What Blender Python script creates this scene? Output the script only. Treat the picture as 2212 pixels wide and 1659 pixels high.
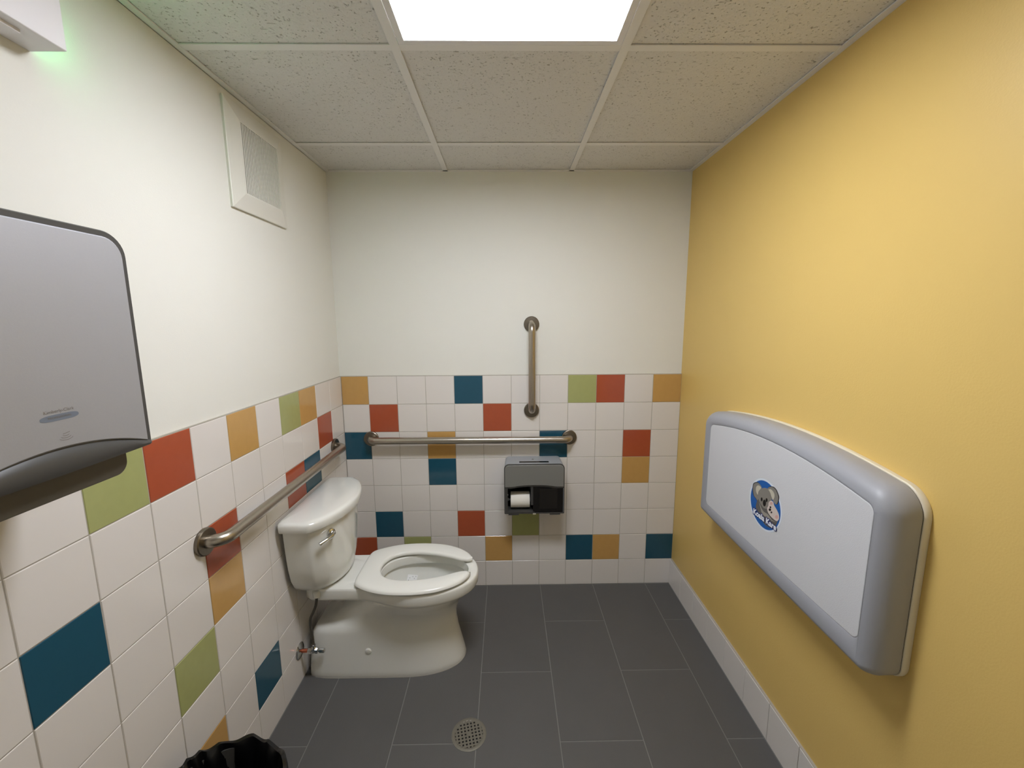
import bpy, bmesh, math, random
from mathutils import Vector, Matrix
random.seed(7)
S = bpy.context.scene
for o in list(bpy.data.objects):
    bpy.data.objects.remove(o)
COL = S.collection
PI = math.pi

# ---------------------------------------------------------------- camera
def rot_cam(yaw, pitch, roll):
    return (Matrix.Rotation(yaw, 3, 'Z') @ Matrix.Rotation(pitch, 3, 'X') @ Matrix.Rotation(roll, 3, 'Y'))
M = rot_cam(-.0127, -.1515, .0059)
cam_data = bpy.data.cameras.new('camera')
cam_data.sensor_fit = 'HORIZONTAL'; cam_data.sensor_width = 36.0
cam_data.lens = 898.06 / 2212 * 36.0
cam_data.clip_start = .02
cam = bpy.data.objects.new('camera', cam_data)
rm = Matrix((M.col[0], M.col[2], -M.col[1])).transposed()
cam.matrix_world = Matrix.Translation((.8796, -2.195, 1.5076)) @ rm.to_4x4()
COL.objects.link(cam)
S.camera = cam

# ---------------------------------------------------------------- world, exposure
w = bpy.data.worlds.new('world'); S.world = w; w.use_nodes = True
w.node_tree.nodes['Background'].inputs[0].default_value = (.5, .48, .44, 1)
w.node_tree.nodes['Background'].inputs[1].default_value = .15
S.view_settings.view_transform = 'Standard'
S.view_settings.look = 'None'
S.view_settings.gamma = 1.0
S.view_settings.use_curve_mapping = False
S.view_settings.exposure = 1.43
LAMP = 18.5                     # radiance of the ceiling panel's diffuser

# ---------------------------------------------------------------- dimensions
T = .1524                      # wall tile pitch
W = 1.8175                     # room width (tile face of left wall is x = 0)
H = 2.2392                     # ceiling
YF = -2.60                     # wall behind the camera
CL = .1478                     # cut column of the left wall
CX1, CP, CY0 = .5842, .6249, -.3152   # ceiling grid
TOP = 8 * T

# ---------------------------------------------------------------- materials
def lin(c):
    return tuple(((v / 255) / 12.92 if v / 255 <= .04045 else (((v / 255) + .055) / 1.055) ** 2.4) for v in c)
def mat(name, rgb, rough=.5, metal=0, noise=0, nscale=60, bump=0, bscale=200, coat=0, spec=.5, emit=None, estr=0, trans=0, aniso=None):
    m = bpy.data.materials.new(name); m.use_nodes = True
    nt = m.node_tree; b = nt.nodes['Principled BSDF']
    c = lin(rgb)
    b.inputs['Base Color'].default_value = (*c, 1)
    b.inputs['Roughness'].default_value = rough
    b.inputs['Metallic'].default_value = metal
    b.inputs['Coat Weight'].default_value = coat
    b.inputs['Coat Roughness'].default_value = .08
    b.inputs['Specular IOR Level'].default_value = spec
    b.inputs['Transmission Weight'].default_value = trans
    if emit:
        b.inputs['Emission Color'].default_value = (*lin(emit), 1)
        b.inputs['Emission Strength'].default_value = estr
    tc = nt.nodes.new('ShaderNodeTexCoord')
    mp = nt.nodes.new('ShaderNodeMapping'); nt.links.new(tc.outputs['Object'], mp.inputs[0])
    if aniso: mp.inputs['Scale'].default_value = aniso
    if noise:
        n = nt.nodes.new('ShaderNodeTexNoise'); n.inputs['Scale'].default_value = nscale; n.inputs['Detail'].default_value = 4
        nt.links.new(mp.outputs[0], n.inputs['Vector'])
        r = nt.nodes.new('ShaderNodeMapRange')
        r.inputs['To Min'].default_value = 1 - noise; r.inputs['To Max'].default_value = 1 + noise
        nt.links.new(n.outputs['Fac'], r.inputs['Value'])
        x = nt.nodes.new('ShaderNodeVectorMath'); x.operation = 'SCALE'
        x.inputs[0].default_value = c
        nt.links.new(r.outputs[0], x.inputs['Scale']); nt.links.new(x.outputs[0], b.inputs['Base Color'])
    if bump:
        n2 = nt.nodes.new('ShaderNodeTexNoise'); n2.inputs['Scale'].default_value = bscale; n2.inputs['Detail'].default_value = 3
        nt.links.new(mp.outputs[0], n2.inputs['Vector'])
        bp = nt.nodes.new('ShaderNodeBump'); bp.inputs['Strength'].default_value = bump; bp.inputs['Distance'].default_value = .002
        nt.links.new(n2.outputs['Fac'], bp.inputs['Height']); nt.links.new(bp.outputs[0], b.inputs['Normal'])
    return m

M_paint = mat('white_wall_paint', (230, 229, 220), .75, noise=.012, nscale=6, bump=.12, bscale=260)
M_yellow = mat('yellow_wall_paint', (224, 191, 112), .42, noise=.02, nscale=5, bump=.15, bscale=220)
M_grout = mat('wall_grout', (176, 170, 158), .9, noise=.06, nscale=80)
M_fgrout = mat('floor_grout', (128, 127, 124), .9, noise=.1, nscale=40)
TILE = {'w': mat('white_glazed_tile', (228, 223, 217), .14, noise=.012, nscale=4, bump=.03, bscale=25),
        'o': mat('ochre_glazed_tile', (198, 156, 92), .14, noise=.05, nscale=40, bump=.03, bscale=25),
        'r': mat('brick_red_glazed_tile', (172, 84, 54), .14, noise=.05, nscale=40, bump=.03, bscale=25),
        'g': mat('olive_green_glazed_tile', (168, 172, 112), .14, noise=.05, nscale=40, bump=.03, bscale=25),
        'b': mat('teal_glazed_tile', (34, 82, 102), .12, noise=.05, nscale=40, bump=.03, bscale=25)}
TLAB = {'o': 'ochre glazed tile', 'r': 'brick red glazed tile', 'g': 'olive green glazed tile', 'b': 'dark teal glazed tile'}
M_floor = mat('grey_porcelain_floor_tile', (88, 87, 85), .5, noise=.07, nscale=9, bump=.25, bscale=300)
M_tee = mat('white_painted_metal_tee', (234, 232, 230), .5)
M_steel = mat('brushed_stainless_steel', (176, 168, 156), .3, 1, noise=.05, nscale=120, bump=.08, bscale=500)
M_steel_dk = mat('brushed_steel_flange', (128, 120, 108), .36, 1, noise=.05, nscale=120)
M_chrome = mat('polished_chrome', (214, 214, 212), .1, 1)
M_copper = mat('copper_pipe', (190, 110, 84), .3, 1)
M_china = mat('white_vitreous_china', (233, 233, 226), .1, coat=.5)
M_seat = mat('white_seat_plastic', (234, 234, 227), .22)
M_caulk = mat('white_caulk', (168, 164, 154), .6)
M_black = mat('black_shadow_gap', (10, 10, 10), .9)
M_grey = mat('grey_moulded_plastic', (160, 162, 168), .42, bump=.08, bscale=500)
M_panel = mat('pale_grey_textured_plastic', (213, 214, 217), .5, noise=.015, nscale=300, bump=.25, bscale=420)
M_cream = mat('cream_plastic', (226, 218, 196), .4)
M_silver = mat('satin_silver_metal', (172, 173, 177), .55, .55, noise=.02, nscale=300, bump=.04, bscale=400)
M_dgrey = mat('dark_grey_plastic', (70, 69, 67), .38)
M_dgrey2 = mat('mid_dark_grey_plastic', (88, 84, 76), .4)
M_vent = mat('white_vent_plastic', (226, 224, 214), .4)
M_exit = mat('white_housing_plastic', (232, 230, 232), .45)
M_disp = mat('grey_metallic_plastic', (142, 142, 138), .36, .35)
M_disp_top = mat('light_grey_plastic', (158, 161, 165), .42)
M_smoke = mat('smoked_black_plastic', (22, 20, 19), .22)
M_bag = mat('black_bin_liner', (9, 9, 11), .28, bump=.3, bscale=40)
M_paper = mat('white_tissue_paper', (232, 228, 218), .9, bump=.2, bscale=300)
M_paper_w = mat('bright_white_paper', (250, 250, 250), .7)
M_dot = mat('grey_print_dot', (140, 142, 146), .7)
M_drain = mat('worn_nickel_drain', (122, 118, 106), .5, .4, noise=.15, nscale=120)
M_hose = mat('braided_steel_hose', (100, 96, 88), .4, .8, noise=.3, nscale=400)

def ceiling_mat():
    m = mat('mineral_fibre_ceiling_tile', (186, 181, 173), .95)
    nt = m.node_tree; b = nt.nodes['Principled BSDF']
    tc = nt.nodes.new('ShaderNodeTexCoord')
    gi = nt.nodes.new('ShaderNodeObjectInfo')
    ad = nt.nodes.new('ShaderNodeVectorMath'); ad.operation = 'ADD'
    nt.links.new(tc.outputs['Object'], ad.inputs[0]); nt.links.new(gi.outputs['Location'], ad.inputs[1])
    # pinholes
    v = nt.nodes.new('ShaderNodeTexNoise'); v.inputs['Scale'].default_value = 150; v.inputs['Detail'].default_value = 2
    nt.links.new(ad.outputs[0], v.inputs['Vector'])
    r = nt.nodes.new('ShaderNodeMapRange'); r.inputs['From Min'].default_value = .27; r.inputs['From Max'].default_value = .36
    nt.links.new(v.outputs['Fac'], r.inputs['Value'])
    # elongated fissures
    mp = nt.nodes.new('ShaderNodeMapping'); mp.inputs['Scale'].default_value = (40, 95, 60); mp.inputs['Rotation'].default_value = (0, 0, .3)
    nt.links.new(ad.outputs[0], mp.inputs[0])
    v2 = nt.nodes.new('ShaderNodeTexNoise'); v2.inputs['Scale'].default_value = 1; v2.inputs['Detail'].default_value = 4; v2.inputs['Distortion'].default_value = .8
    nt.links.new(mp.outputs[0], v2.inputs['Vector'])
    r2 = nt.nodes.new('ShaderNodeMapRange'); r2.inputs['From Min'].default_value = .24; r2.inputs['From Max'].default_value = .33
    nt.links.new(v2.outputs['Fac'], r2.inputs['Value'])
    mu = nt.nodes.new('ShaderNodeMath'); mu.operation = 'MULTIPLY'
    nt.links.new(r.outputs[0], mu.inputs[0]); nt.links.new(r2.outputs[0], mu.inputs[1])
    mx = nt.nodes.new('ShaderNodeMix'); mx.data_type = 'RGBA'
    mx.inputs[6].default_value = (*lin((178, 172, 164)), 1); mx.inputs[7].default_value = (*lin((226, 224, 221)), 1)
    nt.links.new(mu.outputs[0], mx.inputs[0]); nt.links.new(mx.outputs[2], b.inputs['Base Color'])
    n = nt.nodes.new('ShaderNodeTexNoise'); n.inputs['Scale'].default_value = 130; n.inputs['Detail'].default_value = 5
    nt.links.new(ad.outputs[0], n.inputs['Vector'])
    m2 = nt.nodes.new('ShaderNodeMath'); m2.operation = 'ADD'
    nt.links.new(n.outputs['Fac'], m2.inputs[0]); nt.links.new(mu.outputs[0], m2.inputs[1])
    bp = nt.nodes.new('ShaderNodeBump'); bp.inputs['Strength'].default_value = .8; bp.inputs['Distance'].default_value = .004
    nt.links.new(m2.outputs[0], bp.inputs['Height']); nt.links.new(bp.outputs[0], b.inputs['Normal'])
    return m
M_ceil = ceiling_mat()
M_lens = mat('lamp_diffuser', (255, 255, 255), .6, emit=(243, 246, 255), estr=LAMP)

# ---------------------------------------------------------------- helpers
def mesh(name, verts, faces, m, smooth=None):
    me = bpy.data.meshes.new(name)
    me.from_pydata([tuple(v) for v in verts], [], faces)
    bm = bmesh.new(); bm.from_mesh(me)
    bmesh.ops.recalc_face_normals(bm, faces=bm.faces); bm.to_mesh(me); bm.free()
    if m: me.materials.append(m)
    if smooth is not None:
        me.shade_smooth(); me.set_sharp_from_angle(angle=math.radians(smooth))
    me.update(); return me
def put(name, me, parent=None, loc=(0, 0, 0), rot=(0, 0, 0), label=None):
    o = bpy.data.objects.new(name, me); COL.objects.link(o)
    o.location = loc; o.rotation_euler = rot
    if parent: o.parent = parent
    if label: o['label'] = label
    return o
def thing(name, label, cat, loc=(0, 0, 0), rot=(0, 0, 0), group=None):
    o = put(name, None, loc=loc, rot=rot, label=label); o['category'] = cat
    if group: o['group'] = group
    return o
def tag(o, label, cat, group=None):
    o['label'] = label; o['category'] = cat
    if group: o['group'] = group
    return o
class MB:
    def __init__(s): s.v = []; s.f = []
    def add(s, v, f):
        n = len(s.v); s.v += [tuple(p) for p in v]; s.f += [tuple(i + n for i in q) for q in f]; return s
    def box(s, x0, x1, y0, y1, z0, z1):
        v = [(x, y, z) for x in (x0, x1) for y in (y0, y1) for z in (z0, z1)]
        return s.add(v, [(0, 1, 3, 2), (4, 6, 7, 5), (0, 4, 5, 1), (2, 3, 7, 6), (0, 2, 6, 4), (1, 5, 7, 3)])
    def loft(s, rings, cap0=True, cap1=True, closed=True):
        n = len(rings[0]); v = [p for r in rings for p in r]; f = []
        for i in range(len(rings) - 1):
            for j in range(n if closed else n - 1):
                a = i * n + j; b = i * n + (j + 1) % n
                f.append((a, b, b + n, a + n))
        if cap0: f.append(tuple(range(n)))
        if cap1: f.append(tuple(range((len(rings) - 1) * n, len(rings) * n)))
        return s.add(v, f)
    def tube(s, pts, r, n=14, caps=True):
        pts = [Vector(p) for p in pts]; rings = []
        up = Vector((0, 0, 1))
        t0 = (pts[1] - pts[0]).normalized()
        if abs(t0.dot(up)) > .9: up = Vector((1, 0, 0))
        a = t0.cross(up).normalized()
        for i, p in enumerate(pts):
            t = (pts[min(i + 1, len(pts) - 1)] - pts[max(i - 1, 0)]).normalized()
            a = (a - t * a.dot(t)).normalized(); b = t.cross(a)
            rr = r[i] if isinstance(r, (list, tuple)) else r
            rings.append([p + (a * math.cos(2 * PI * k / n) + b * math.sin(2 * PI * k / n)) * rr for k in range(n)])
        return s.loft(rings, caps, caps)
    def lathe(s, prof, c, axis='z', n=32, caps=True):
        """prof: (radius, height) pairs along axis from centre c"""
        rings = []
        for r, h in prof:
            ring = []
            for k in range(n):
                a = 2 * PI * k / n; u, v = r * math.cos(a), r * math.sin(a)
                d = {'z': (u, v, h), 'x': (h, u, v), 'y': (v, h, u)}[axis]
                ring.append((c[0] + d[0], c[1] + d[1], c[2] + d[2]))
            rings.append(ring)
        return s.loft(rings, caps, caps)
    def mesh(s, name, m, smooth=35): return mesh(name, s.v, s.f, m, smooth)
    def put(s, name, m, parent=None, smooth=35, label=None, bevel=0, loc=(0, 0, 0)):
        o = put(name, s.mesh(name, m, smooth), parent, loc=loc, label=label)
        if bevel:
            b = o.modifiers.new('bevel', 'BEVEL'); b.width = bevel; b.segments = 3; b.limit_method = 'ANGLE'; b.angle_limit = math.radians(40)
        return o
def struct(o):
    o['kind'] = 'structure'; return o
def catmull(pts, per=6, closed=False):
    P = [Vector(p) for p in pts]; n = len(P); out = []
    rng = n if closed else n - 1
    for i in range(rng):
        if closed: a, b, c, d = P[(i - 1) % n], P[i], P[(i + 1) % n], P[(i + 2) % n]
        else:
            b, c = P[i], P[i + 1]
            a = P[i - 1] if i else b * 2 - c
            d = P[i + 2] if i + 2 < n else c * 2 - b
        for k in range(per):
            t = k / per
            out.append(.5 * ((2 * b) + (c - a) * t + (2 * a - 5 * b + 4 * c - d) * t * t + (3 * b - a - 3 * c + d) * t ** 3))
    if not closed: out.append(P[-1])
    return out
def bent(pts, r, n=8):
    """polyline with its corners rounded by radius r"""
    P = [Vector(p) for p in pts]; out = [P[0]]
    for i in range(1, len(P) - 1):
        a = (P[i - 1] - P[i]).normalized(); b = (P[i + 1] - P[i]).normalized()
        ang = a.angle(b); d = r / math.tan(ang / 2)
        s, e = P[i] + a * d, P[i] + b * d
        c = P[i] + (a + b).normalized() * (r / math.sin(ang / 2))
        u, v = s - c, e - c; th = u.angle(v)
        for k in range(n + 1):
            t = k / n
            out.append(c + (u * math.sin((1 - t) * th) + v * math.sin(t * th)) / math.sin(th))
    return out + [P[-1]]
def tile_mesh(name, a, b, d, m, ch=.0012):
    """a wide (x), b tall (y), d thick (z); face up at z = d, chamfered rim"""
    v = [(0, 0, 0), (a, 0, 0), (a, b, 0), (0, b, 0), (0, 0, d - ch), (a, 0, d - ch), (a, b, d - ch), (0, b, d - ch),
         (ch, ch, d), (a - ch, ch, d), (a - ch, b - ch, d), (ch, b - ch, d)]
    f = [(0, 3, 2, 1)]
    for k in (0, 4):
        for i in range(4):
            j = (i + 1) % 4; f.append((k + i, k + j, k + j + 4, k + i + 4))
    f.append((8, 9, 10, 11))
    return mesh(name, v, f, m)
_tc = {}
def tile(a, b, d, m, ch=.0012):
    k = (round(a, 4), round(b, 4), d, m.name)
    if k not in _tc: _tc[k] = tile_mesh('tile', a, b, d, m, ch)
    return _tc[k]

# ---------------------------------------------------------------- walls and ceiling shell
g = .0011      # half of a wall joint
wl = struct(MB().box(-.12, -.008, YF, .008, 0, H + .06).put('wall_left', M_paint, smooth=None))
wb = struct(MB().box(-.12, W + .12, .008, .12, 0, H + .06).put('wall_back', M_paint, smooth=None))
wr = struct(MB().box(W, W + .12, YF, .008, 0, H + .06).put('wall_right', M_yellow, smooth=None))
wf = struct(MB().box(-.12, W + .12, YF - .12, YF, 0, H + .06).put('wall_front', M_paint, smooth=None))
for wall in (wl, wb, wr, wf): wall['label'] = {'wall_left': 'white painted wall with colourful tiled lower half behind the toilet tank', 'wall_back': 'white painted far wall with colourful tiled lower half', 'wall_right': 'yellow painted wall', 'wall_front': 'white painted wall behind the viewer'}[wall.name]

# grout beds and cap strips
MB().box(-.008, -.0016, YF, .0, 0, TOP - .001).put('grout_bed', M_grout, wl, None)
MB().box(-.001, W, .0016, .008, 0, TOP - .001).put('grout_bed', M_grout, wb, None)
MB().box(-.008, -.001, YF, .0, TOP - .001, TOP + .0025).put('edge_trim', M_grout, wl, None, 'thin grey strip capping the tiles')
MB().box(-.001, W, .001, .008, TOP - .001, TOP + .0025).put('edge_trim', M_grout, wb, None, 'thin grey strip capping the tiles')

LEFT = {(0, 2): 'o', (0, 3): 'g', (0, 5): 'o', (0, 7): 'r', (0, 8): 'g', (1, 1): 'r', (2, 2): 'b', (2, 3): 'r', (2, 6): 'r',
        (3, 6): 'o', (4, 7): 'g', (2, 9): 'b', (6, 5): 'b', (6, 7): 'o', (0, 12): 'o', (3, 12): 'r', (5, 14): 'b'}
BACK = {(0, 0): 'o', (0, 4): 'b', (0, 8): 'g', (0, 9): 'r', (0, 11): 'o', (1, 1): 'r', (1, 5): 'r', (2, 0): 'b', (2, 3): 'o', (2, 7): 'b',
        (2, 10): 'r', (3, 3): 'b', (3, 10): 'o', (5, 1): 'b', (5, 4): 'r', (5, 6): 'g', (6, 0): 'r', (6, 2): 'g', (6, 5): 'o', (6, 8): 'b',
        (6, 9): 'o', (6, 11): 'b'}
# left wall: tile local x -> world -y, local y -> world z, face -> +x
ncol = int((-YF - CL) / T) + 1
for r in range(8):
    z0 = (7 - r) * T
    for k in range(ncol + 1):
        ya = 0 if k == 0 else CL + (k - 1) * T
        yb = min(CL + k * T, -YF)
        if yb - ya < .01: continue
        c = LEFT.get((r, k), 'w')
        o = put('tile', tile(yb - ya - 2 * g, T - 2 * g, .0064, TILE[c]), wl,
                (-.0064 + random.uniform(-.0002, .0002), -(ya + g), z0 + g), (0, 0, 0), TLAB.get(c))
        o.matrix_local = Matrix.Translation(o.location) @ Matrix(((0, 0, 1), (-1, 0, 0), (0, 1, 0))).to_4x4()
# back wall: face -> -y, local x -> +x, local y -> +z
for r in range(8):
    z0 = (7 - r) * T
    for k in range(12):
        xb = W - (11 - k) * T; xa = 0 if k == 0 else xb - T
        c = BACK.get((r, k), 'w')
        o = put('tile', tile(xb - xa - 2 * g, T - 2 * g, .0064, TILE[c]), wb, (0, 0, 0), label=TLAB.get(c))
        o.matrix_local = Matrix.Translation((xa + g, .0064 + random.uniform(-.0002, .0002), z0 + g)) @ Matrix(((1, 0, 0), (0, 0, -1), (0, 1, 0))).to_4x4()
# tile base along the yellow wall: face -> -x, local x -> +y
bb = struct(MB().box(W - .004, W, YF, .0, 0, T - .001).put('baseboard_right', M_grout, smooth=None))
bb['label'] = 'row of white tiles along the foot of the yellow wall'
k = 0; y = 0
while y > YF + .01:
    ya = max(y - T, YF)
    o = put('tile', tile(y - ya - 2 * g, T - 2 * g, .0064, TILE['w']), bb)
    o.matrix_local = Matrix.Translation((W - .004, ya + g, g)) @ Matrix(((0, 0, -1), (1, 0, 0), (0, 1, 0))).to_4x4()
    y -= T
MB().box(W - .0085, W, YF, 0, T - .001, T + .0015).put('edge_trim', M_grout, bb, None, 'thin grey strip capping the tiles')

# ---------------------------------------------------------------- floor
fl = struct(MB().box(-.12, W + .12, YF - .12, .12, -.1, -.0012).put('floor', M_fgrout, smooth=None))
fl['label'] = 'dark grey floor of long rectangular tiles with pale joints'
xs = [0.0] + [.152 + .3035 * i for i in range(6)] + [W - .0105]
gf = .0017
for c in range(7):
    x0, x1 = xs[c], xs[c + 1]
    ys = []; y = -.2955 if c % 2 == 0 else -.6
    ys = [-.002]
    while y > YF: ys.append(y); y -= .6096
    ys.append(YF)
    for i in range(len(ys) - 1):
        ya, yb = ys[i + 1], ys[i]
        put('tile', tile(x1 - x0 - 2 * gf, yb - ya - 2 * gf, .006, M_floor, .0006), fl, (x0 + gf, ya + gf, -.006))

# ---------------------------------------------------------------- ceiling
ce = struct(MB().box(-.12, W + .12, YF - .12, .12, H + .05, H + .12).put('ceiling', M_tee, smooth=None))
ce['label'] = 'suspended ceiling of speckled off-white tiles in a metal grid'
gx = [-.008, CX1, CX1 + CP, W]
gy = [.008]; y = CY0
while y > YF: gy.append(y); y -= CP
gy.append(YF)
tw = .012
LAMPROW = 2; LY0 = gy[2] - CP / 2      # panel light fills the half bay next to the second cross tee
for i in range(3):
    for j in range(len(gy) - 1):
        x0, x1, y0, y1 = gx[i] + .004, gx[i + 1] - .004, gy[j + 1] + .004, gy[j] - .004
        if i == 1 and j == LAMPROW: y1 = LY0 - .004
        me = mesh('ceiling_tile', *(lambda a, b: ([(0, 0, .018), (a, 0, .018), (a, b, .018), (0, b, .018), (0, 0, .002), (a, 0, .002), (a, b, .002), (0, b, .002),
              (.003, .003, 0), (a - .003, .003, 0), (a - .003, b - .003, 0), (.003, b - .003, 0)],
              [(0, 1, 2, 3)] + [(q + p, q + (p + 1) % 4, q + (p + 1) % 4 + 4, q + p + 4) for q in (0, 4) for p in range(4)] + [(8, 11, 10, 9)]))(x1 - x0, y1 - y0), M_ceil)
        put('ceiling_tile', me, ce, (x0, y0, H + .0045 + random.uniform(0, .001)))
for x in gx[1:3]:
    MB().box(x - tw, x + tw, YF, .0, H, H + .0035).box(x - .002, x + .002, YF, .0, H + .0035, H + .03).put('main_tee', M_tee, ce, None)
for y in gy[1:-1]:
    for i in range(3):
        MB().box(gx[i] + (tw if i else .008), gx[i + 1] - tw, y - tw, y + tw, H + .0006, H + .0035).put('cross_tee', M_tee, ce, None)
MB().box(gx[1] + tw, gx[2] - tw, LY0 - tw, LY0 + tw, H + .0006, H + .0035).put('cross_tee', M_tee, ce, None)
MB().box(-.008, .012, YF, .008, H, H + .0035).box(-.008, -.006, YF, .008, H, H + .024).put('wall_angle', M_tee, ce, None)
MB().box(W - .02, W, YF, .008, H, H + .0035).put('wall_angle', M_tee, ce, None)
MB().box(.012, W - .02, -.012, .008, H, H + .0035).put('wall_angle', M_tee, ce, None)

# ---------------------------------------------------------------- ceiling light
lx0, lx1 = gx[1] + tw + .001, gx[2] - tw - .001
ly1, ly0 = gy[LAMPROW] - tw - .001, LY0 + tw + .001
lt = thing('ceiling_light', 'bright rectangular flat panel light set into the middle of the ceiling grid', 'ceiling light', ((lx0 + lx1) / 2, (ly0 + ly1) / 2, H + .001))
hx, hy = (lx1 - lx0) / 2, (ly1 - ly0) / 2
def frame_rings(spec, cx=0, cy=0):
    rings = []
    for (ax, ay, z) in spec: rings.append([(cx - ax, cy - ay, z), (cx + ax, cy - ay, z), (cx + ax, cy + ay, z), (cx - ax, cy + ay, z)])
    return rings
MB().loft(frame_rings([(hx, hy, .04), (hx, hy, 0), (hx - .001, hy - .001, -.001), (hx - .018, hy - .018, -.001), (hx - .019, hy - .019, .013)]), False, False).put('frame', M_exit, lt, None)
MB().box(-hx + .015, hx - .015, -hy + .015, hy - .015, .013, .016).put('diffuser', M_lens, lt, None, 'glowing white diffuser')

# ---------------------------------------------------------------- exit light box on the left wall
ex = thing('exit_light', 'white box light high on the left wall above the silver towel dispenser', 'exit light', (-.008, -1.48, 2.01))
MB().box(0, .069, -.16, .161, 0, .185).put('housing', M_exit, ex, None, bevel=.002)
MB().box(.012, .05, -.13, .10, -.006, .001).put('bottom_plate', M_exit, ex, None)
M_green = mat('green_indicator', (40, 190, 90), .4, emit=(60, 255, 130), estr=25)
MB().box(.008, .02, .1615, .1635, .04, .075).put('indicator_light', M_green, ex, None, 'small green lamp')

# ---------------------------------------------------------------- exhaust vent
vt = thing('exhaust_vent', 'square white exhaust fan grille on the upper left wall near the ceiling', 'vent', (-.008, -.601, 2.045))
def sq(h, x, n=None): return [(x, -h, -h), (x, h, -h), (x, h, h), (x, -h, h)]
MB().loft([sq(.166, 0), sq(.168, .008), sq(.166, .010), sq(.155, .012), sq(.114, .022), sq(.110, .022), sq(.109, .012)], True, False).put('frame', M_vent, vt, None)
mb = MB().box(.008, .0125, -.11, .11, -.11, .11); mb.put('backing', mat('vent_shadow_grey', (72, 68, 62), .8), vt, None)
for k in range(24):
    y = -.106 + k * .212 / 23
    MB().box(.0155, .0205, y - .0022, y + .0022, -.11, .11).put('slat', M_vent, vt, None)

# ---------------------------------------------------------------- grab bars
def grab_bar(label, a, b, out, off=.054):
    """a, b flange centres on the wall; out = unit vector away from the wall"""
    a, b, out = Vector(a), Vector(b), Vector(out)
    t = thing('grab_bar', label, 'grab bar', a, group=None)
    L = b - a; z = Vector((0, 0, 0))
    p = bent([z, out * off, L + out * off, L], .042, 10)
    MB().tube(p, .0188, 20).put('bar', M_steel, t, 50)
    ax = 'x' if abs(out.x) > .5 else 'y'; sg = out.x + out.y
    for c in (z, L):
        MB().lathe([(.0395, 0), (.0405, .004 * sg), (.040, .010 * sg), (.037, .0125 * sg), (.020, .0135 * sg), (.018, .0135 * sg)], c, ax, 40).put('flange', M_steel_dk, t, 30)
        d = Vector((0, 0, 1)) if abs(L.normalized().z) < .5 else Vector((1, 0, 0))
        sc = MB()
        for s_ in (-1, 1):
            q = c + d * .03 * s_ + out * .0125
            sc.lathe([(.004, -.001 * sg), (.004, .0012 * sg), (.002, .002 * sg)], q, ax, 10)
    return t
grab_bar('short vertical brushed steel grab bar on the far wall above the horizontal bar', (1.0115, .008, 1.489), (1.0115, 0, 1.031), (0, -1, 0))
# its lower flange sits on tile, the upper one on paint
grab_bar('long horizontal brushed steel grab bar across the tiled far wall', (.145, 0, .880), (1.217, 0, .878), (0, -1, 0))
grab_bar('horizontal brushed steel grab bar on the left wall above the toilet tank', (0, -1.064, .881), (0, -.142, .881), (1, 0, 0))

# ---------------------------------------------------------------- toilet
TY = -.482
to = thing('toilet', 'white two-piece toilet with open-front seat standing against the left tiled wall', 'toilet', (0, TY, 0))
NA = 168; CX = .47
def mirror(half): return [Vector(p) for p in half] + [Vector((p[0], -p[1])) for p in reversed(half[1:-1])]
def radial(poly, z, cx=CX, cy=0, n=NA):
    out = []; m = len(poly)
    for k in range(n):
        a = 2 * PI * k / n; d = Vector((math.cos(a), math.sin(a))); best = 0
        for i in range(m):
            p = poly[i] - Vector((cx, cy)); q = poly[(i + 1) % m] - Vector((cx, cy)); e = q - p
            den = d.x * e.y - d.y * e.x
            if abs(den) < 1e-12: continue
            t = (p.x * e.y - p.y * e.x) / den; s_ = (p.x * d.y - p.y * d.x) / den
            if t > 0 and -1e-6 <= s_ <= 1 + 1e-6: best = max(best, t)
        out.append((cx + d.x * best, cy + d.y * best, z))
    return out
rim_half = [(.746, 0), (.741, .04), (.722, .083), (.682, .124), (.622, .157), (.545, .180), (.465, .185), (.390, .170), (.335, .150), (.285, .136), (.22, .131), (.13, .130), (.055, .128), (.036, .118), (.030, .09), (.030, 0)]
rim = catmull(mirror(rim_half), 5, True)
def shrink(poly, s_, cx=CX, sy=None):
    return [Vector((cx + (p.x - cx) * s_, p.y * (sy or s_))) for p in poly]
def outline(xb, xf, w_, xm, pb=4.0, pf=2.1, n=120):
    out = []
    for k in range(n):
        a = 2 * PI * k / n; c, s_ = math.cos(a), math.sin(a)
        p = pf if c > 0 else pb
        r = (abs(c) ** p + abs(s_) ** p) ** (-1 / p)
        out.append(Vector((xm + r * c * ((xf - xm) if c > 0 else (xm - xb)), r * s_ * w_)))
    return out
rings = []
body = [(.0, .016, .680, .136, .42, 9, 2.2), (.012, .014, .681, .138, .42, 9, 2.2), (.03, .016, .676, .136, .42, 9, 2.2), (.08, .020, .664, .130, .42, 9, 2.2), (.14, .024, .650, .124, .42, 8, 2.2),
        (.19, .030, .644, .120, .42, 7, 2.2), (.212, .045, .644, .119, .43, 6, 2.15), (.225, .090, .645, .119, .43, 4, 2.1), (.25, .125, .650, .122, .44, 3, 2.1), (.28, .155, .663, .132, .45, 2.6, 2.05),
        (.305, .18, .680, .145, .46, 2.4, 2.05), (.325, .20, .698, .156, .47, 2.2, 2.05), (.343, .215, .714, .166, .47, 2.1, 2.05), (.355, .225, .726, .173, .47, 2.0, 2.05)]
for z, xb, xf, w_, xm, pb, pf in body: rings.append(radial(outline(xb, xf, w_, xm, pb, pf), z))
for z, s_ in [(.358, .965), (.361, .985), (.368, .996), (.385, 1.0), (.400, .998), (.407, .990), (.4105, .975)]:
    rings.append(radial(shrink(rim, s_, sy=(s_ if s_ > .98 else s_ - .005)), z))
op = outline(.318, .702, .118, .50, 2.2, 2.1)
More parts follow.
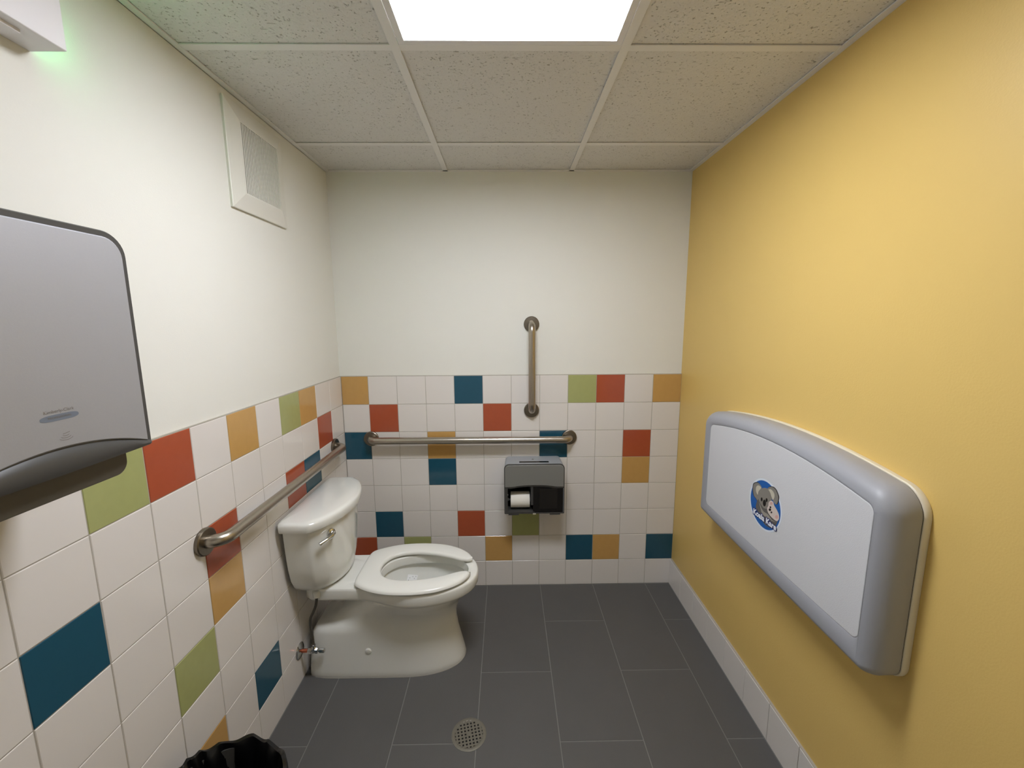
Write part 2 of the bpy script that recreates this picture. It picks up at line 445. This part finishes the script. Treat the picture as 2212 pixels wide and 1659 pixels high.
for z, s_ in [(.4105, 1.03), (.408, 1.0), (.395, .99), (.378, .985), (.372, .99), (.370, 1.06)]: rings.append(radial(shrink(op, s_, .5), z))
for z, xb, xf, w_ in [(.355, .312, .708, .132), (.32, .325, .695, .120), (.28, .35, .66, .098), (.24, .375, .61, .076), (.20, .40, .57, .058), (.17, .42, .54, .04)]:
    rings.append(radial(outline(xb, xf, w_, .5 if z > .3 else .48, 2, 2), z))
MB().loft(rings).put('bowl', M_china, to, 50)
wm = mat('toilet_water', (225, 235, 235), .02, trans=1.0)
MB().loft([radial(outline(.401, .585, .062, .48, 2, 2), .208), radial(outline(.401, .585, .062, .48, 2, 2), .210)]).put('water', wm, to, 60, 'clear water at the bottom of the bowl')
MB().lathe([(.0145, 0), (.0145, -.004), (.011, -.008), (.004, -.0095)], (.281, -.1215, .118), 'y', 24).put('bolt_cap', M_china, to, 30)
MB().loft([radial(outline(.014, .6822, .1372, .42, 9, 2.2), .0), radial(outline(.014, .681, .1365, .42, 9, 2.2), .002)]).put('floor_caulk', M_caulk, to, 40)

# seat
so = [(.716, .060), (.704, .088), (.682, .116), (.640, .148), (.580, .175), (.505, .189), (.430, .190), (.370, .183), (.318, .168), (.272, .146), (.241, .122), (.232, .085), (.231, .04), (.231, 0)]
si = [(.716, .048), (.690, .043), (.660, .049), (.620, .067), (.570, .086), (.520, .099), (.465, .106), (.415, .103), (.375, .092), (.345, .072), (.330, .048), (.323, .030), (.320, .015), (.319, 0)]
def fullc(h):
    P = catmull([Vector(p) for p in h], 5)
    return P + [Vector((p.x, -p.y)) for p in reversed(P[:-1])]
O_, I_ = fullc(so), fullc(si)
rings = []
n = len(O_)
for k in range(n):
    o_, i_ = O_[k], I_[k]; d = (o_ - i_); L = d.length; d = d.normalized()
    e = min(k, n - 1 - k); s_ = {0: .35, 1: .72, 2: .92}.get(e, 1.0)
    mid = (o_ + i_) / 2
    sec = [(0.008, 0), (.002, .003), (0, .008), (.0015, .014), (.006, .0185), (.014, .0205), (.5, .0215), (-.016, .0200), (-.007, .0175), (-.002, .013), (0, .007), (-.002, .003), (-.008, 0)]
    ring = []
    for q, z in sec:
        t = L * .5 if q == .5 else (q if (q > 0 or (q == 0 and z == .008)) else L + q)
        pt = i_ + d * t; pt = mid + (pt - mid) * s_
        ring.append((pt.x, pt.y, .4165 + (z - .01) * (.6 + .4 * s_) + .01))
    rings.append(ring)
seat = MB().loft(rings).put('seat', M_seat, to, 40)
for sy in (-1, 1):
    MB().lathe([(.013, .404), (.013, .420), (.010, .426), (.003, .428)], (.245, .07 * sy, .006), 'z', 20).put('seat_hinge', M_seat, to, 40)
for sx, sy in ((.34, .14), (.34, -.14), (.60, .13), (.60, -.13)):
    MB().box(sx - .015, sx + .015, sy - .007, sy + .007, .409, .4185).put('seat_bumper', M_seat, to, None)

# tank
def tank_plan(w_, xc, bulge, z, x0=.012, n=16):
    """closed plan: straight back, sides, chamfered corners, arched front"""
    pts = [Vector((x0, -w_ + .012)), Vector((x0 + .008, -w_ + .002)), Vector((x0 + .03, -w_)), Vector((xc - .012, -w_)), Vector((xc, -w_ + .006))]
    for k in range(1, n):
        t = k / n; yy = (-w_ + .010) + (2 * w_ - .02) * t
        pts.append(Vector((xc + .004 + bulge * (1 - (2 * t - 1) ** 2) ** .82, yy)))
    pts += [Vector((xc, w_ - .006)), Vector((xc - .012, w_)), Vector((x0 + .03, w_)), Vector((x0 + .008, w_ - .002)), Vector((x0, w_ - .012))]
    return [(p.x, p.y, z) for p in pts]
rings = []
for z, w_, xc, bu in [(.403, .085, .085, .035), (.406, .110, .097, .050), (.413, .133, .106, .058), (.427, .155, .112, .064), (.45, .175, .116, .068), (.49, .195, .119, .071), (.55, .208, .121, .074), (.63, .216, .123, .076), (.72, .222, .124, .078)]:
    rings.append(tank_plan(w_, xc, bu, z))
MB().loft(rings).put('tank', M_china, to, 32)
rings = []
for z, d in [(.716, -.010), (.720, -.002), (.728, 0), (.746, .001), (.753, -.002), (.757, -.009), (.759, -.020)]:
    rings.append(tank_plan(.245 + d, .134 + d, .086, z, .010 - min(d, 0) * .3))
rings.append([(.012 + (p[0] - .1) * .5 + .088, p[1] * .5, .7615) for p in rings[-1]])
MB().loft(rings).put('tank_lid', M_china, to, 40)
# flush lever
lv = put('flush_lever', None, to, (.170, -.150, .676), (0, 0, -.6))
MB().lathe([(.016, -.012), (.017, .006), (.0165, .010), (.012, .013), (.008, .014)], (0, 0, 0), 'x', 24).put('lever_base', M_chrome, lv, 30)
MB().tube([(.014, .004, 0), (.024, -.01, -.004), (.026, -.035, -.010), (.024, -.062, -.016)], [.010, .009, .007, .0075], 12).put('lever_arm', M_chrome, lv, 60)

# paper scrap stuck to the inside of the bowl
ps = thing('paper_scrap', 'small white dotted paper scrap inside the toilet bowl', 'paper', (.424, -.3865, .302))
nz = Vector((.27, -.86, .42)).normalized(); ux = Vector((.965, .19, -.19)); ux = (ux - nz * ux.dot(nz)).normalized(); vy = nz.cross(ux)
def pq(a, b, h): return ux * a + vy * b + nz * h
q4 = [(-.021, .020), (.025, .019), (.021, -.024), (-.024, -.022)]
MB().loft([[pq(a, b, -.001) for a, b in q4], [pq(a, b, .001) for a, b in q4]]).put('sheet', M_paper_w, ps, None)
for a, b in ((-.010, .006), (.003, .012), (.011, .004), (.017, .013), (-.015, -.004), (.002, -.006)):
    MB().loft([[pq(a + .0017 * math.cos(t), b + .0017 * math.sin(t), h) for t in [k * PI / 5 for k in range(10)]] for h in (.0009, .0014)]).put('dot', M_dot, ps, None)

# ---------------------------------------------------------------- supply valve and hose
sv = thing('supply_valve', 'chrome shut-off valve on a copper stub with grey hose left of the toilet base', 'valve', (0, -.625, .141))
MB().lathe([(.033, 0), (.0335, .002), (.028, .006), (.012, .010), (.009, .011)], (0, 0, 0), 'x', 32).put('escutcheon', M_chrome, sv, 40)
MB().tube([(.004, 0, 0), (.042, 0, 0)], .0078, 16).put('stub_pipe', M_copper, sv, 50, 'copper coloured pipe')
MB().lathe([(.009, .036), (.0125, .037), (.0125, .050), (.010, .052), (.010, .068), (.0115, .069), (.0115, .078), (.006, .079)], (0, 0, 0), 'x', 8).lathe([(.008, 0), (.0085, .016), (.0095, .017), (.0095, .028), (.006, .029)], (.06, 0, 0), 'z', 8).put('valve_body', M_chrome, sv, 30)
MB().lathe([(.005, .078), (.005, .084), (.0095, .085), (.0095, .104), (.007, .106)], (0, 0, 0), 'x', 8).put('valve_handle', M_chrome, sv, 30)
MB().tube(catmull([(.06, 0, .024), (.057, .004, .06), (.052, .006, .10), (.053, .008, .14), (.066, .010, .17), (.078, .012, .20), (.083, .014, .235), (.084, .016, .252)], 5), .0055, 12).put('supply_hose', M_hose, sv, 60)
MB().lathe([(.008, .236), (.015, .238), (.016, .262), (.010, .2655)], (.084, .016, 0), 'z', 12).put('coupling_nut', M_china, sv, 30, 'white coupling nut')

# ---------------------------------------------------------------- toilet paper dispenser
dx0, dx1, dd, dz0, dz1 = .863, 1.176, .137, .500, .771
dp = thing('toilet_paper_dispenser', 'grey double-roll toilet paper dispenser below the horizontal bar on the far wall', 'dispenser', ((dx0 + dx1) / 2, 0, dz0))
hw = (dx1 - dx0) / 2; hh = dz1 - dz0
def rrect(x0, x1, z0, z1, r_top, r_bot, y, n=6):
    out = []
    for cx, cz, r, a0 in ((x1 - r_top, z1 - r_top, r_top, 0), (x0 + r_top, z1 - r_top, r_top, 90), (x0 + r_bot, z0 + r_bot, r_bot, 180), (x1 - r_bot, z0 + r_bot, r_bot, 270)):
        for k in range(n + 1):
            a = math.radians(a0 + 90 * k / n); out.append((cx + r * math.cos(a), y, cz + r * math.sin(a)))
    return out
# housing shell: outer loft and inner cavity
o_r = [rrect(-hw + .006, hw - .006, 0, hh, .02, .006, -.0), rrect(-hw + .002, hw - .002, 0, hh, .022, .006, -.06), rrect(-hw, hw, 0, hh, .024, .006, -dd + .008)]
i_r = [rrect(-hw + .006, hw - .006, .006, hh - .006, .02, .004, -dd + .006), rrect(-hw + .008, hw - .008, .008, hh - .008, .02, .004, -.02)]
MB().loft(o_r + i_r, True, True).put('housing', M_disp_top, dp, 40)
# front cover: upper plate with arched lower edge
cz = hh - .122
def cover(y0, y1, x0, x1, zt, r, zb):
    n = 8; pts = []
    for k in range(n + 1):
        a = math.radians(90 * k / n); pts.append((x1 - r + r * math.cos(a), zt - r + r * math.sin(a)))
    for k in range(n + 1):
        a = math.radians(90 + 90 * k / n); pts.append((x0 + r + r * math.cos(a), zt - r + r * math.sin(a)))
    m = 20
    for k in range(m + 1):
        t = k / m; pts.append((x0 + (x1 - x0) * t, zb + (.010 * max(0, 1 - ((t - .5) / .36) ** 2) ** .7)))
    return [[(x, y0, z) for x, z in pts], [(x, y1, z) for x, z in pts]]
MB().loft(cover(-dd + .012, -dd, -hw + .003, hw - .003, hh - .004, .022, cz)).put('front_cover', M_disp, dp, 15, bevel=.0015)
MB().loft(cover(-dd + .010, -dd + .0035, -hw + .003, hw - .003, hh - .02, .02, cz - .008)).put('cover_lip', M_dgrey, dp, 40)
# rim, dark edge around the cover
rr = [rrect(-hw - .001, hw + .001, 0, hh + .001, .025, .004, -dd + .010), rrect(-hw - .001, hw + .001, 0, hh + .001, .025, .004, -dd + .004), rrect(-hw + .0035, hw - .0035, .004, hh - .0035, .022, .004, -dd + .003), rrect(-hw + .0035, hw - .0035, .004, hh - .0035, .022, .004, -dd + .010)]
MB().loft(rr + [rr[0]], False, False).put('edge_band', M_dgrey, dp, 40)
# interior parts
MB().box(-hw + .004, -hw + .017, -dd + .006, -.03, .006, cz).put('side_panel', M_dgrey, dp, None)
MB().box(-.018, .002, -dd + .008, -.02, .045, cz).put('divider', M_dgrey, dp, None, bevel=.002)
MB().box(-.006, .002, -dd + .006, -.02, .006, cz).put('divider_rib', M_smoke, dp, None)
MB().box(.002, hw - .006, -dd + .004, -dd + .007, .008, cz + .004).put('smoked_window', M_smoke, dp, None, 'near-black window on the empty side')
MB().box(.028, hw - .035, -dd + .0025, -dd + .0042, .028, cz - .012).put('window_recess', mat('smoked_recess', (30, 27, 25), .3), dp, None)
MB().box(-hw + .006, hw - .006, -.026, -.010, .008, cz).put('back_plate', M_smoke, dp, None)
MB().box(-hw + .006, hw - .006, -dd + .004, -.01, .0, .010).box(-hw + .02, -hw + .075, -dd + .004, -dd + .03, -.007, .0).box(hw - .075, hw - .02, -dd + .004, -dd + .03, -.007, .0).put('bottom_tray', M_dgrey, dp, None)
MB().lathe([(.008, 0), (.008, .006), (.004, .008)], (-hw + .0165, -.085, .060), 'x', 14).put('spindle_knob', M_dgrey2, dp, 30)
MB().lathe([(.004, 0), (.004, .003)], (-hw + .0165, -.118, .10), 'x', 10).put('screw', M_chrome, dp, 30)
MB().lathe([(.0065, hh - .002), (.0065, hh + .0015), (.003, hh + .002)], (-.004, -.055, 0), 'z', 20).put('lock', M_chrome, dp, 30, 'chrome key lock')
MB().box(-.078, .078, -.106, -.084, hh - .002, hh + .0008).put('sight_slot', M_smoke, dp, None, 'dark level window', bevel=.004)
MB().box(-.008, .008, -dd + .002, -dd + .006, -.003, .002).put('latch', M_cream, dp, None)

ro = thing('toilet_paper_roll', 'white toilet paper roll in the left opening of the grey dispenser', 'toilet paper', (.946, -.080, .5585))
MB().lathe([(.007, -.051), (.040, -.051), (.042, -.0495), (.0424, -.03), (.0424, .03), (.042, .0495), (.040, .051), (.007, .051)], (0, 0, 0), 'x', 48).put('paper', M_paper, ro, 40)
MB().lathe([(.0065, -.061), (.0065, .061)], (0, 0, 0), 'x', 16).put('spindle', M_dgrey, ro, 40)

# ---------------------------------------------------------------- paper towel dispenser (left edge of view)
fy, ny, fz, bz = -1.437, -1.762, 1.658, 1.286
td = thing('paper_towel_dispenser', 'large silver-faced paper towel dispenser on the left wall, cut by the left edge', 'dispenser', (-.008, (fy + ny) / 2, bz))
th, tw2 = fz - bz, (fy - ny) / 2
def yz(y0, y1, z0, z1, rt, rb, x, n=8):
    return [(x, p[0], p[2]) for p in rrect(y0, y1, z0, z1, rt, rb, 0, n)]
XF = .228
MB().loft([yz(-tw2 + .012, tw2 - .012, 0, th - .012, .03, .01, 0), yz(-tw2 + .004, tw2 - .004, 0, th - .004, .035, .006, .12), yz(-tw2, tw2, 0, th, .038, .003, XF - .014), yz(-tw2, tw2, 0, th, .038, .003, XF - .004), yz(-tw2 + .002, tw2 - .002, .002, th - .002, .037, .003, XF - .001), yz(-tw2 + .006, tw2 - .006, .004, th - .006, .034, .003, XF - .001)]).put('housing', M_dgrey, td, 40)
# silver face with arched bottom edge
def face_pts(ins, arch, base):
    pts = []
    for p in rrect(-tw2 + ins, tw2 - ins, base, th - ins, .036 - ins * .4, .001, 0, 8)[:18]: pts.append((p[0], p[2]))
    m = 24
    for k in range(m + 1):
        t = k / m; pts.append((-tw2 + ins + (2 * tw2 - 2 * ins) * t, base + arch * (1 - (2 * t - 1) ** 2)))
    return pts
a0 = face_pts(.0105, .030, .009); a1 = face_pts(.0125, .030, .011)
MB().loft([[(XF - .004, y, z) for y, z in a0], [(XF + .0006, y, z) for y, z in a0], [(XF + .0022, y, z) for y, z in a1]]).put('front_face', M_silver, td, 15, 'brushed silver front')
# bulging dark lip that follows the arch
rings = []
for k in range(25):
    t = k / 24; y = -tw2 + .004 + (2 * tw2 - .008) * t; ar = .008 + .030 * (1 - (2 * t - 1) ** 2); q = 1 - (2 * t - 1) ** 2
    rings.append([(XF - .02, y, ar), (XF - .002, y, ar), (XF + .001 + .002 * q, y, ar * .75 + .001), (XF + .002 + .006 * q, y, ar * .35), (XF - .002 + .004 * q, y, -.001), (XF - .02, y, -.003)])
MB().loft(rings).put('lower_lip', M_dgrey, td, 50, 'dark grey curved lip')
MB().loft([[(p[0], p[1], p[2]) for p in yz(-tw2 + .02, tw2 - .025, z_, .0, .002, r_, x_)] for x_, z_, r_ in ((.05, -.045, .02), (.20, -.045, .022))]).put('chute', M_dgrey2, td, 40, 'dark towel outlet', bevel=.002)
# badge and print
M_badge = mat('grey_blue_print', (112, 120, 132), .5)
M_print = mat('grey_print', (118, 112, 104), .6)
def text(body, size, m, name='lettering', off=0, bold=False, space=1.0):
    cu = bpy.data.curves.new(name, 'FONT'); cu.body = body; cu.size = size; cu.align_x = 'CENTER'; cu.align_y = 'CENTER'
    cu.offset = off; cu.fill_mode = 'FRONT'; cu.space_character = space; cu.resolution_u = 4
    ob = bpy.data.objects.new('tmp_text', cu); COL.objects.link(ob)
    dg = bpy.context.evaluated_depsgraph_get(); me = bpy.data.meshes.new_from_object(ob.evaluated_get(dg)); 
    bpy.data.objects.remove(ob); bpy.data.curves.remove(cu)
    me.materials.clear(); me.materials.append(m); return me
by = -1.589 - (fy + ny) / 2; bz_ = 1.372 - bz
def on_face(me, name, y, z, x, parent, label=None):     # local x -> +y, local y -> +z, faces +x
    o = put(name, me, parent, label=label)
    o.matrix_local = Matrix.Translation((x, y, z)) @ Matrix(((0, 0, 1), (1, 0, 0), (0, 1, 0))).to_4x4(); return o
bp_ = []
for k in range(40):
    a = 2 * PI * k / 40; c, s_ = math.cos(a), math.sin(a)
    bp_.append((.027 * abs(c) ** .5 * (1 if c > 0 else -1), .0042 * s_ - (.0012 if s_ < 0 else 0), 0))
on_face(mesh('badge', bp_, [tuple(range(40))], M_badge), 'badge', by, bz_, XF + .0024, td, 'blue-grey oval badge')
on_face(text('PROFESSIONAL', .0048, M_print), 'lettering', by, bz_ - .0002, XF + .0026, td)
on_face(text('Kimberly-Clark', .0068, M_print), 'lettering', by, bz_ + .0088, XF + .0024, td)
mb = MB()
for k in range(3):
    r_ = .0085 - .0022 * k; P = []
    for q in range(13):
        a = math.radians(200 + 140 * q / 12); P.append((r_ * math.cos(a) * 1.2, r_ * math.sin(a) * .55 - .032 + .002 * k, 0))
    for q in range(12):
        a_, b_ = Vector(P[q]), Vector(P[q + 1]); mb.add([a_, b_, b_ + Vector((0, .0007, 0)), a_ + Vector((0, .0007, 0))], [(0, 1, 2, 3)])
mb.add([(-.004, -.027, 0), (.006, -.0255, 0), (.006, -.0248, 0), (-.004, -.0263, 0)], [(0, 1, 2, 3)])
on_face(mb.mesh('hand_symbol', M_print, None), 'hand_symbol', by + .004, bz_, XF + .0024, td)

# ---------------------------------------------------------------- baby changing table
cy0, cy1, cz0, cz1 = -1.346, -.466, .668, 1.122
ct = thing('changing_table', 'folded grey baby changing station mounted on the yellow wall', 'changing table', (W, (cy0 + cy1) / 2, (cz0 + cz1) / 2))
def ctr(ins, x, r=None, slope=.010, top=.042, bot=.002, rb=.034, n=8, m=14, ib=None, fn=None):
    """outline of the station: ins top/side inset, ib bottom inset, fn (far, near) side insets"""
    ib = ins if ib is None else ib
    f_, n_ = fn if fn else (ins, ins)
    a, b = (cy1 - cy0) / 2 - (f_ + n_) / 2, (cz1 - cz0) / 2 - (ins + ib) / 2
    yc, zc = (n_ - f_) / 2, (ib - ins) / 2
    rb = max(rb - ins, .006) if r is None else r
    r = max((.055 if r is None else r) - (ins if r is None else 0), .004)
    pts = []
    def corner(cx, cz, a0, r=r):
        for k in range(n + 1):
            t = math.radians(a0 + 90 * k / n); pts.append((cx + r * math.cos(t), cz + r * math.sin(t)))
    corner(a - r, b - r, 0)
    for k in range(1, m):
        t = k / m; pts.append((a - r - 2 * (a - r) * t, b))
    corner(-a + r, b - r, 90); corner(-a + rb, -b + rb, 180, rb)
    for k in range(1, m):
        t = k / m; pts.append((-a + rb + 2 * (a - rb) * t, -b))
    corner(a - rb, -b + rb, 270, rb)
    out = []
    for y, z in pts:
        q = 1 - (y / a) ** 2; k = max(0, z / b) if z > 0 else 0; kb = max(0, -z / b)
        out.append((x, y + yc, z + zc + top * q * k - bot * q * kb + slope * kb * (y / a)))
    return out
MB().loft([ctr(.001, 0), ctr(-.001, -.004), ctr(-.001, -.016), ctr(.001, -.0185)]).put('back_plate', M_cream, ct, 40, 'cream plastic back shell')
rings = [ctr(.002, -.0205), ctr(.001, -.023), ctr(.001, -.048)]
for k in range(1, 8):
    a = math.radians(90 * k / 7); rings.append(ctr(.036 * (1 - math.cos(a)), -.048 - .050 * math.sin(a), ib=.028 * (1 - math.cos(a))))
rings += [ctr(.0405, -.0985, r=.018, slope=0, ib=.068, fn=(.070, .036)), ctr(.0425, -.0970, r=.018, slope=0, ib=.070, fn=(.072, .038))]
MB().loft(rings, True, False).put('cover', M_grey, ct, 50)
MB().loft([ctr(.003, -.016), ctr(.003, -.022)]).put('hinge_gap', M_black, ct, 40)
pl = MB().loft([ctr(.0425, -.091, .018, 0, ib=.070, fn=(.072, .038)), ctr(.0430, -.0972, .018, 0, ib=.0705, fn=(.0725, .0385)), ctr(.0445, -.0980, .017, 0, ib=.072, fn=(.074, .040))]).put('front_panel', M_panel, ct, 15, 'pale grey textured panel')

# round sticker; local a -> -y (right in the view), b -> +z, faces -x
SY, SZ = -.931 - (cy0 + cy1) / 2, .911 - (cz0 + cz1) / 2
def st(me, name, parent, x, a=0, b=0, rotz=0, label=None):
    o = put(name, me, parent, label=label)
    o.matrix_local = (Matrix.Translation((x, -a, b)) @ Matrix(((0, 0, -1), (-1, 0, 0), (0, 1, 0))).to_4x4()); return o
stick = put('sticker', None, pl, (0, SY, SZ), label='round blue sticker with two koalas')
STK = .0845
def uv(P):   # picture position in the close-up (precomputed ray hits are folded into this map)
    X, Y = P
    dx = (X - 712) / 268.0
    a = dx * (1 + .03 * dx)
    b = -((Y - 838) - (.745 + .08 * ((Y - 838) / 440)) * (X - 712)) / 432.0
    return (a * .0805 + (Y - 838) * 3.2e-5 - .001, b * .0805)
def disc(r, n=64, z=0): return [(-.0075 + r * math.cos(2 * PI * k / n), -.0035 + r * math.sin(2 * PI * k / n), z) for k in range(n)]
def solid(poly, h=.0001):
    n = len(poly); v = [(p[0], p[1], 0) for p in poly] + [(p[0], p[1], h) for p in poly]
    return v, [tuple(range(n, 2 * n))] + [(i, (i + 1) % n, (i + 1) % n + n, i + n) for i in range(n)]
def shape(pts, per=4, smooth=True):
    P = [Vector(uv(p)) for p in pts]
    if smooth: P = catmull(P, per, True)
    return [(p.x, p.y, 0) for p in P]
def layer(name, polys, m, lev, label=None):
    mb = MB()
    for p in polys:
        v, f = solid(p); mb.add(v, f)
    return st(mb.mesh(name, m, None), name, stick, -.0983 - 0.00012 * lev, label=label)
def cm(n, c, r=.5): return mat(n, c, r)
layer('sticker_base', [disc(.0848)], cm('sticker_white', (222, 230, 240), .35), 0)
layer('blue_disc', [disc(.0785)], cm('sticker_blue', (10, 92, 172), .4), 1)
def ell(X, Y, rx, ry, n=16):
    return [(*uv((X + rx * math.cos(2 * PI * k / n), Y + ry * math.sin(2 * PI * k / n) + .0 * X)), 0) for k in range(n)]
gd, gm, gl = cm('koala_dark_grey', (96, 93, 90)), cm('koala_grey', (134, 130, 122)), cm('koala_pale_grey', (156, 151, 140))
earL = [(500, 485), (530, 462), (575, 458), (612, 484), (645, 540), (650, 600), (600, 660), (578, 740), (560, 760), (542, 725), (512, 690), (496, 640), (488, 560)]
earR = [(735, 580), (768, 540), (825, 540), (868, 585), (895, 660), (905, 720), (890, 800), (865, 830), (835, 790), (800, 720), (765, 640)]
bodyP = [(580, 730), (548, 800), (533, 870), (548, 935), (600, 990), (640, 1100), (700, 1190), (790, 1235), (850, 1200), (882, 1115), (850, 1040), (800, 960), (740, 880), (650, 800)]
layer('koala_outline', [shape([(X + (X - 700) * .05 - 2, Y + (Y - 640) * .05 - 4) for X, Y in earL]), shape([(X + (X - 700) * .05 + 2, Y + (Y - 680) * .05 - 4) for X, Y in earR])], cm('koala_line', (52, 50, 50)), 2)
layer('koala_body', [shape(bodyP)], gd, 3)
layer('koala_ear', [shape(earL), shape(earR)], gm, 4)
ki = cm('koala_cream', (198, 192, 174))
layer('koala_inner_ear', [shape([(548, 530), (580, 503), (612, 515), (636, 548), (605, 590), (582, 662), (560, 645), (542, 590)])], ki, 5)
layer('koala_inner_ear', [shape([(748, 590), (785, 572), (822, 600), (848, 655), (846, 715), (822, 752), (804, 700), (775, 630)])], ki, 5)
layer('koala_head', [shape([(650, 560), (700, 548), (750, 572), (788, 640), (805, 730), (800, 800), (765, 870), (720, 905), (670, 890), (625, 830), (592, 760), (576, 690), (586, 620), (612, 580)])], gm, 6)
layer('koala_chest', [shape([(600, 800), (640, 900), (680, 960), (740, 1000), (800, 1090), (850, 1125), (800, 1110), (720, 1060), (650, 1000), (625, 920)])], gl, 7)
layer('joey', [shape([(760, 800), (795, 768), (830, 790), (845, 850), (880, 920), (908, 1000), (910, 1070), (880, 1112), (835, 1085), (775, 1020), (742, 960), (732, 900), (752, 855)])], cm('joey_pale', (214, 200, 192)), 8)
jp = cm('joey_pink', (212, 168, 160))
layer('joey_ear', [ell(800, 815, 20, 26)], jp, 9)
layer('joey_ear', [ell(876, 1042, 22, 32)], jp, 9)
layer('koala_eye', [ell(645, 745, 15, 34), ell(727, 757, 15, 34)], cm('koala_black', (14, 13, 13), .3), 10)
layer('koala_nose', [ell(690, 808, 25, 58)], cm('koala_nose_black', (20, 18, 18), .3), 10)
layer('joey_face', [ell(786, 880, 13, 17), ell(800, 966, 13, 17), ell(777, 922, 19, 24)], cm('joey_black', (18, 14, 14), .3), 10)
ta, tb = uv((682, 1085)); tb -= .0
txt_o = text('Koala Kare', .0262, cm('letter_outline', (16, 32, 104)), 'lettering_outline', off=.0036, space=1.03)
txt_i = text('Koala Kare', .0262, cm('letter_white', (232, 236, 244)), 'lettering', off=.0011, space=1.03)
st(txt_o, 'lettering_outline', stick, -.0983 - 0.00012 * 12, ta, tb)
st(txt_i, 'lettering', stick, -.0983 - 0.00012 * 13, ta, tb)

# ---------------------------------------------------------------- floor drain
dr = thing('floor_drain', 'round metal floor drain with a square-hole grate', 'drain', (.730, -.872, 0))
MB().lathe([(.050, .0004), (.064, .0004), (.0640, .0010), (.060, .0022), (.054, .0022), (.051, .0016), (.050, .0004)], (0, 0, 0), 'z', 48, False).put('rim', M_drain, dr, 40)
MB().lathe([(.0535, .0002), (.0535, .0005)], (0, 0, 0), 'z', 40).put('sump_shade', M_black, dr, 40, 'flat black disc painted as the dark of the hole under the grate')  # black disc paints the drain's inner shade; the floor is not cut open
mb = MB(); R_ = .0525; step = .0126
ca, sa = math.cos(.22), math.sin(.22)
def bar(u0, v0, u1, v1, hwid, z0, z1):
    d = Vector((u1 - u0, v1 - v0)).normalized(); nrm = Vector((-d.y, d.x)) * hwid
    q = [Vector((u0, v0)) + nrm, Vector((u1, v1)) + nrm, Vector((u1, v1)) - nrm, Vector((u0, v0)) - nrm]
    q = [(p.x * ca - p.y * sa, p.x * sa + p.y * ca) for p in q]
    mb.add([(x, y, z0) for x, y in q] + [(x, y, z1) for x, y in q], [(0, 3, 2, 1), (4, 5, 6, 7), (0, 1, 5, 4), (1, 2, 6, 5), (2, 3, 7, 6), (3, 0, 4, 7)])
for k in range(-4, 4):
    u = (k + .5) * step; L = math.sqrt(R_ ** 2 - u * u)
    bar(u, -L, u, L, .0031, .0008, .0026); bar(-L, u, L, u, .0031, .0008, .0025)
mb.lathe([(.0085, .0008), (.0085, .0028), (.003, .0028)], (0, 0, 0), 'z', 20)
mb.put('grate', M_drain, dr, 40)

# ---------------------------------------------------------------- waste bin with liner
BX, BY, BR, BH = .178, -1.374, .156, .394
bn = thing('waste_bin', 'black waste bin with a crumpled black liner at the bottom edge by the left wall', 'waste bin', (BX, BY, 0))
MB().lathe([(.105, 0), (.112, .004), (BR - .008, BH - .02), (BR - .004, BH - .012), (BR - .010, BH - .012), (.106, .01), (.02, .008)], (0, 0, 0), 'z', 40).put('body', M_dgrey, bn, 50)
random.seed(3)
NN = 220
ph = [(random.uniform(0, 6.28), random.choice((5, 7, 9, 13, 17, 23, 31)), random.uniform(.3, 1)) for _ in range(9)]
def wr_(a, s_): return sum(am * math.sin(f * a + p + s_ * 1.7 * am) for p, f, am in ph) / 3.2
rings = []
for idx, (r_, z_, amp) in enumerate([(BR + .004, BH - .16, .009), (BR + .006, BH - .12, .008), (BR + .007, BH - .07, .007), (BR + .007, BH - .03, .005), (BR + .006, BH - .006, .004), (BR + .002, BH + .003, .004), (BR - .006, BH + .003, .004),
        (BR - .012, BH - .012, .007), (BR - .02, BH - .05, .010), (BR - .028, BH - .11, .012), (BR - .034, BH - .18, .012), (BR - .045, BH - .26, .010), (BR - .06, .05, .008), (.03, .04, .004)]):
    ring = []
    for k in range(NN):
        a = 2 * PI * k / NN; q = wr_(a, idx * .35)
        ridge = abs(math.sin(4.5 * a + .6 * math.sin(2 * a) + idx * .18)) ** 5; pl_ = (1 - 2 * abs(math.sin(10 * a + 2.2 * math.sin(2 * a + 1) + 1.1 * math.sin(5 * a) + idx * .24))) * (.6 + .5 * abs(math.sin(1.5 * a + 1)))
        rr_ = r_ + amp * (q * .7 + .55 * pl_) * (.45 if 3 < idx < 7 else 1); zz = z_ + (amp * .9 * wr_(a + 1.3, idx * .3) + .009 * ridge + .003 * pl_ if idx in (4, 5, 6) else 0)
        ring.append((rr_ * math.cos(a), rr_ * math.sin(a), zz))
    rings.append(ring)
MB().loft(rings, False, True).put('liner', M_bag, bn, 28, 'crumpled glossy black bag')
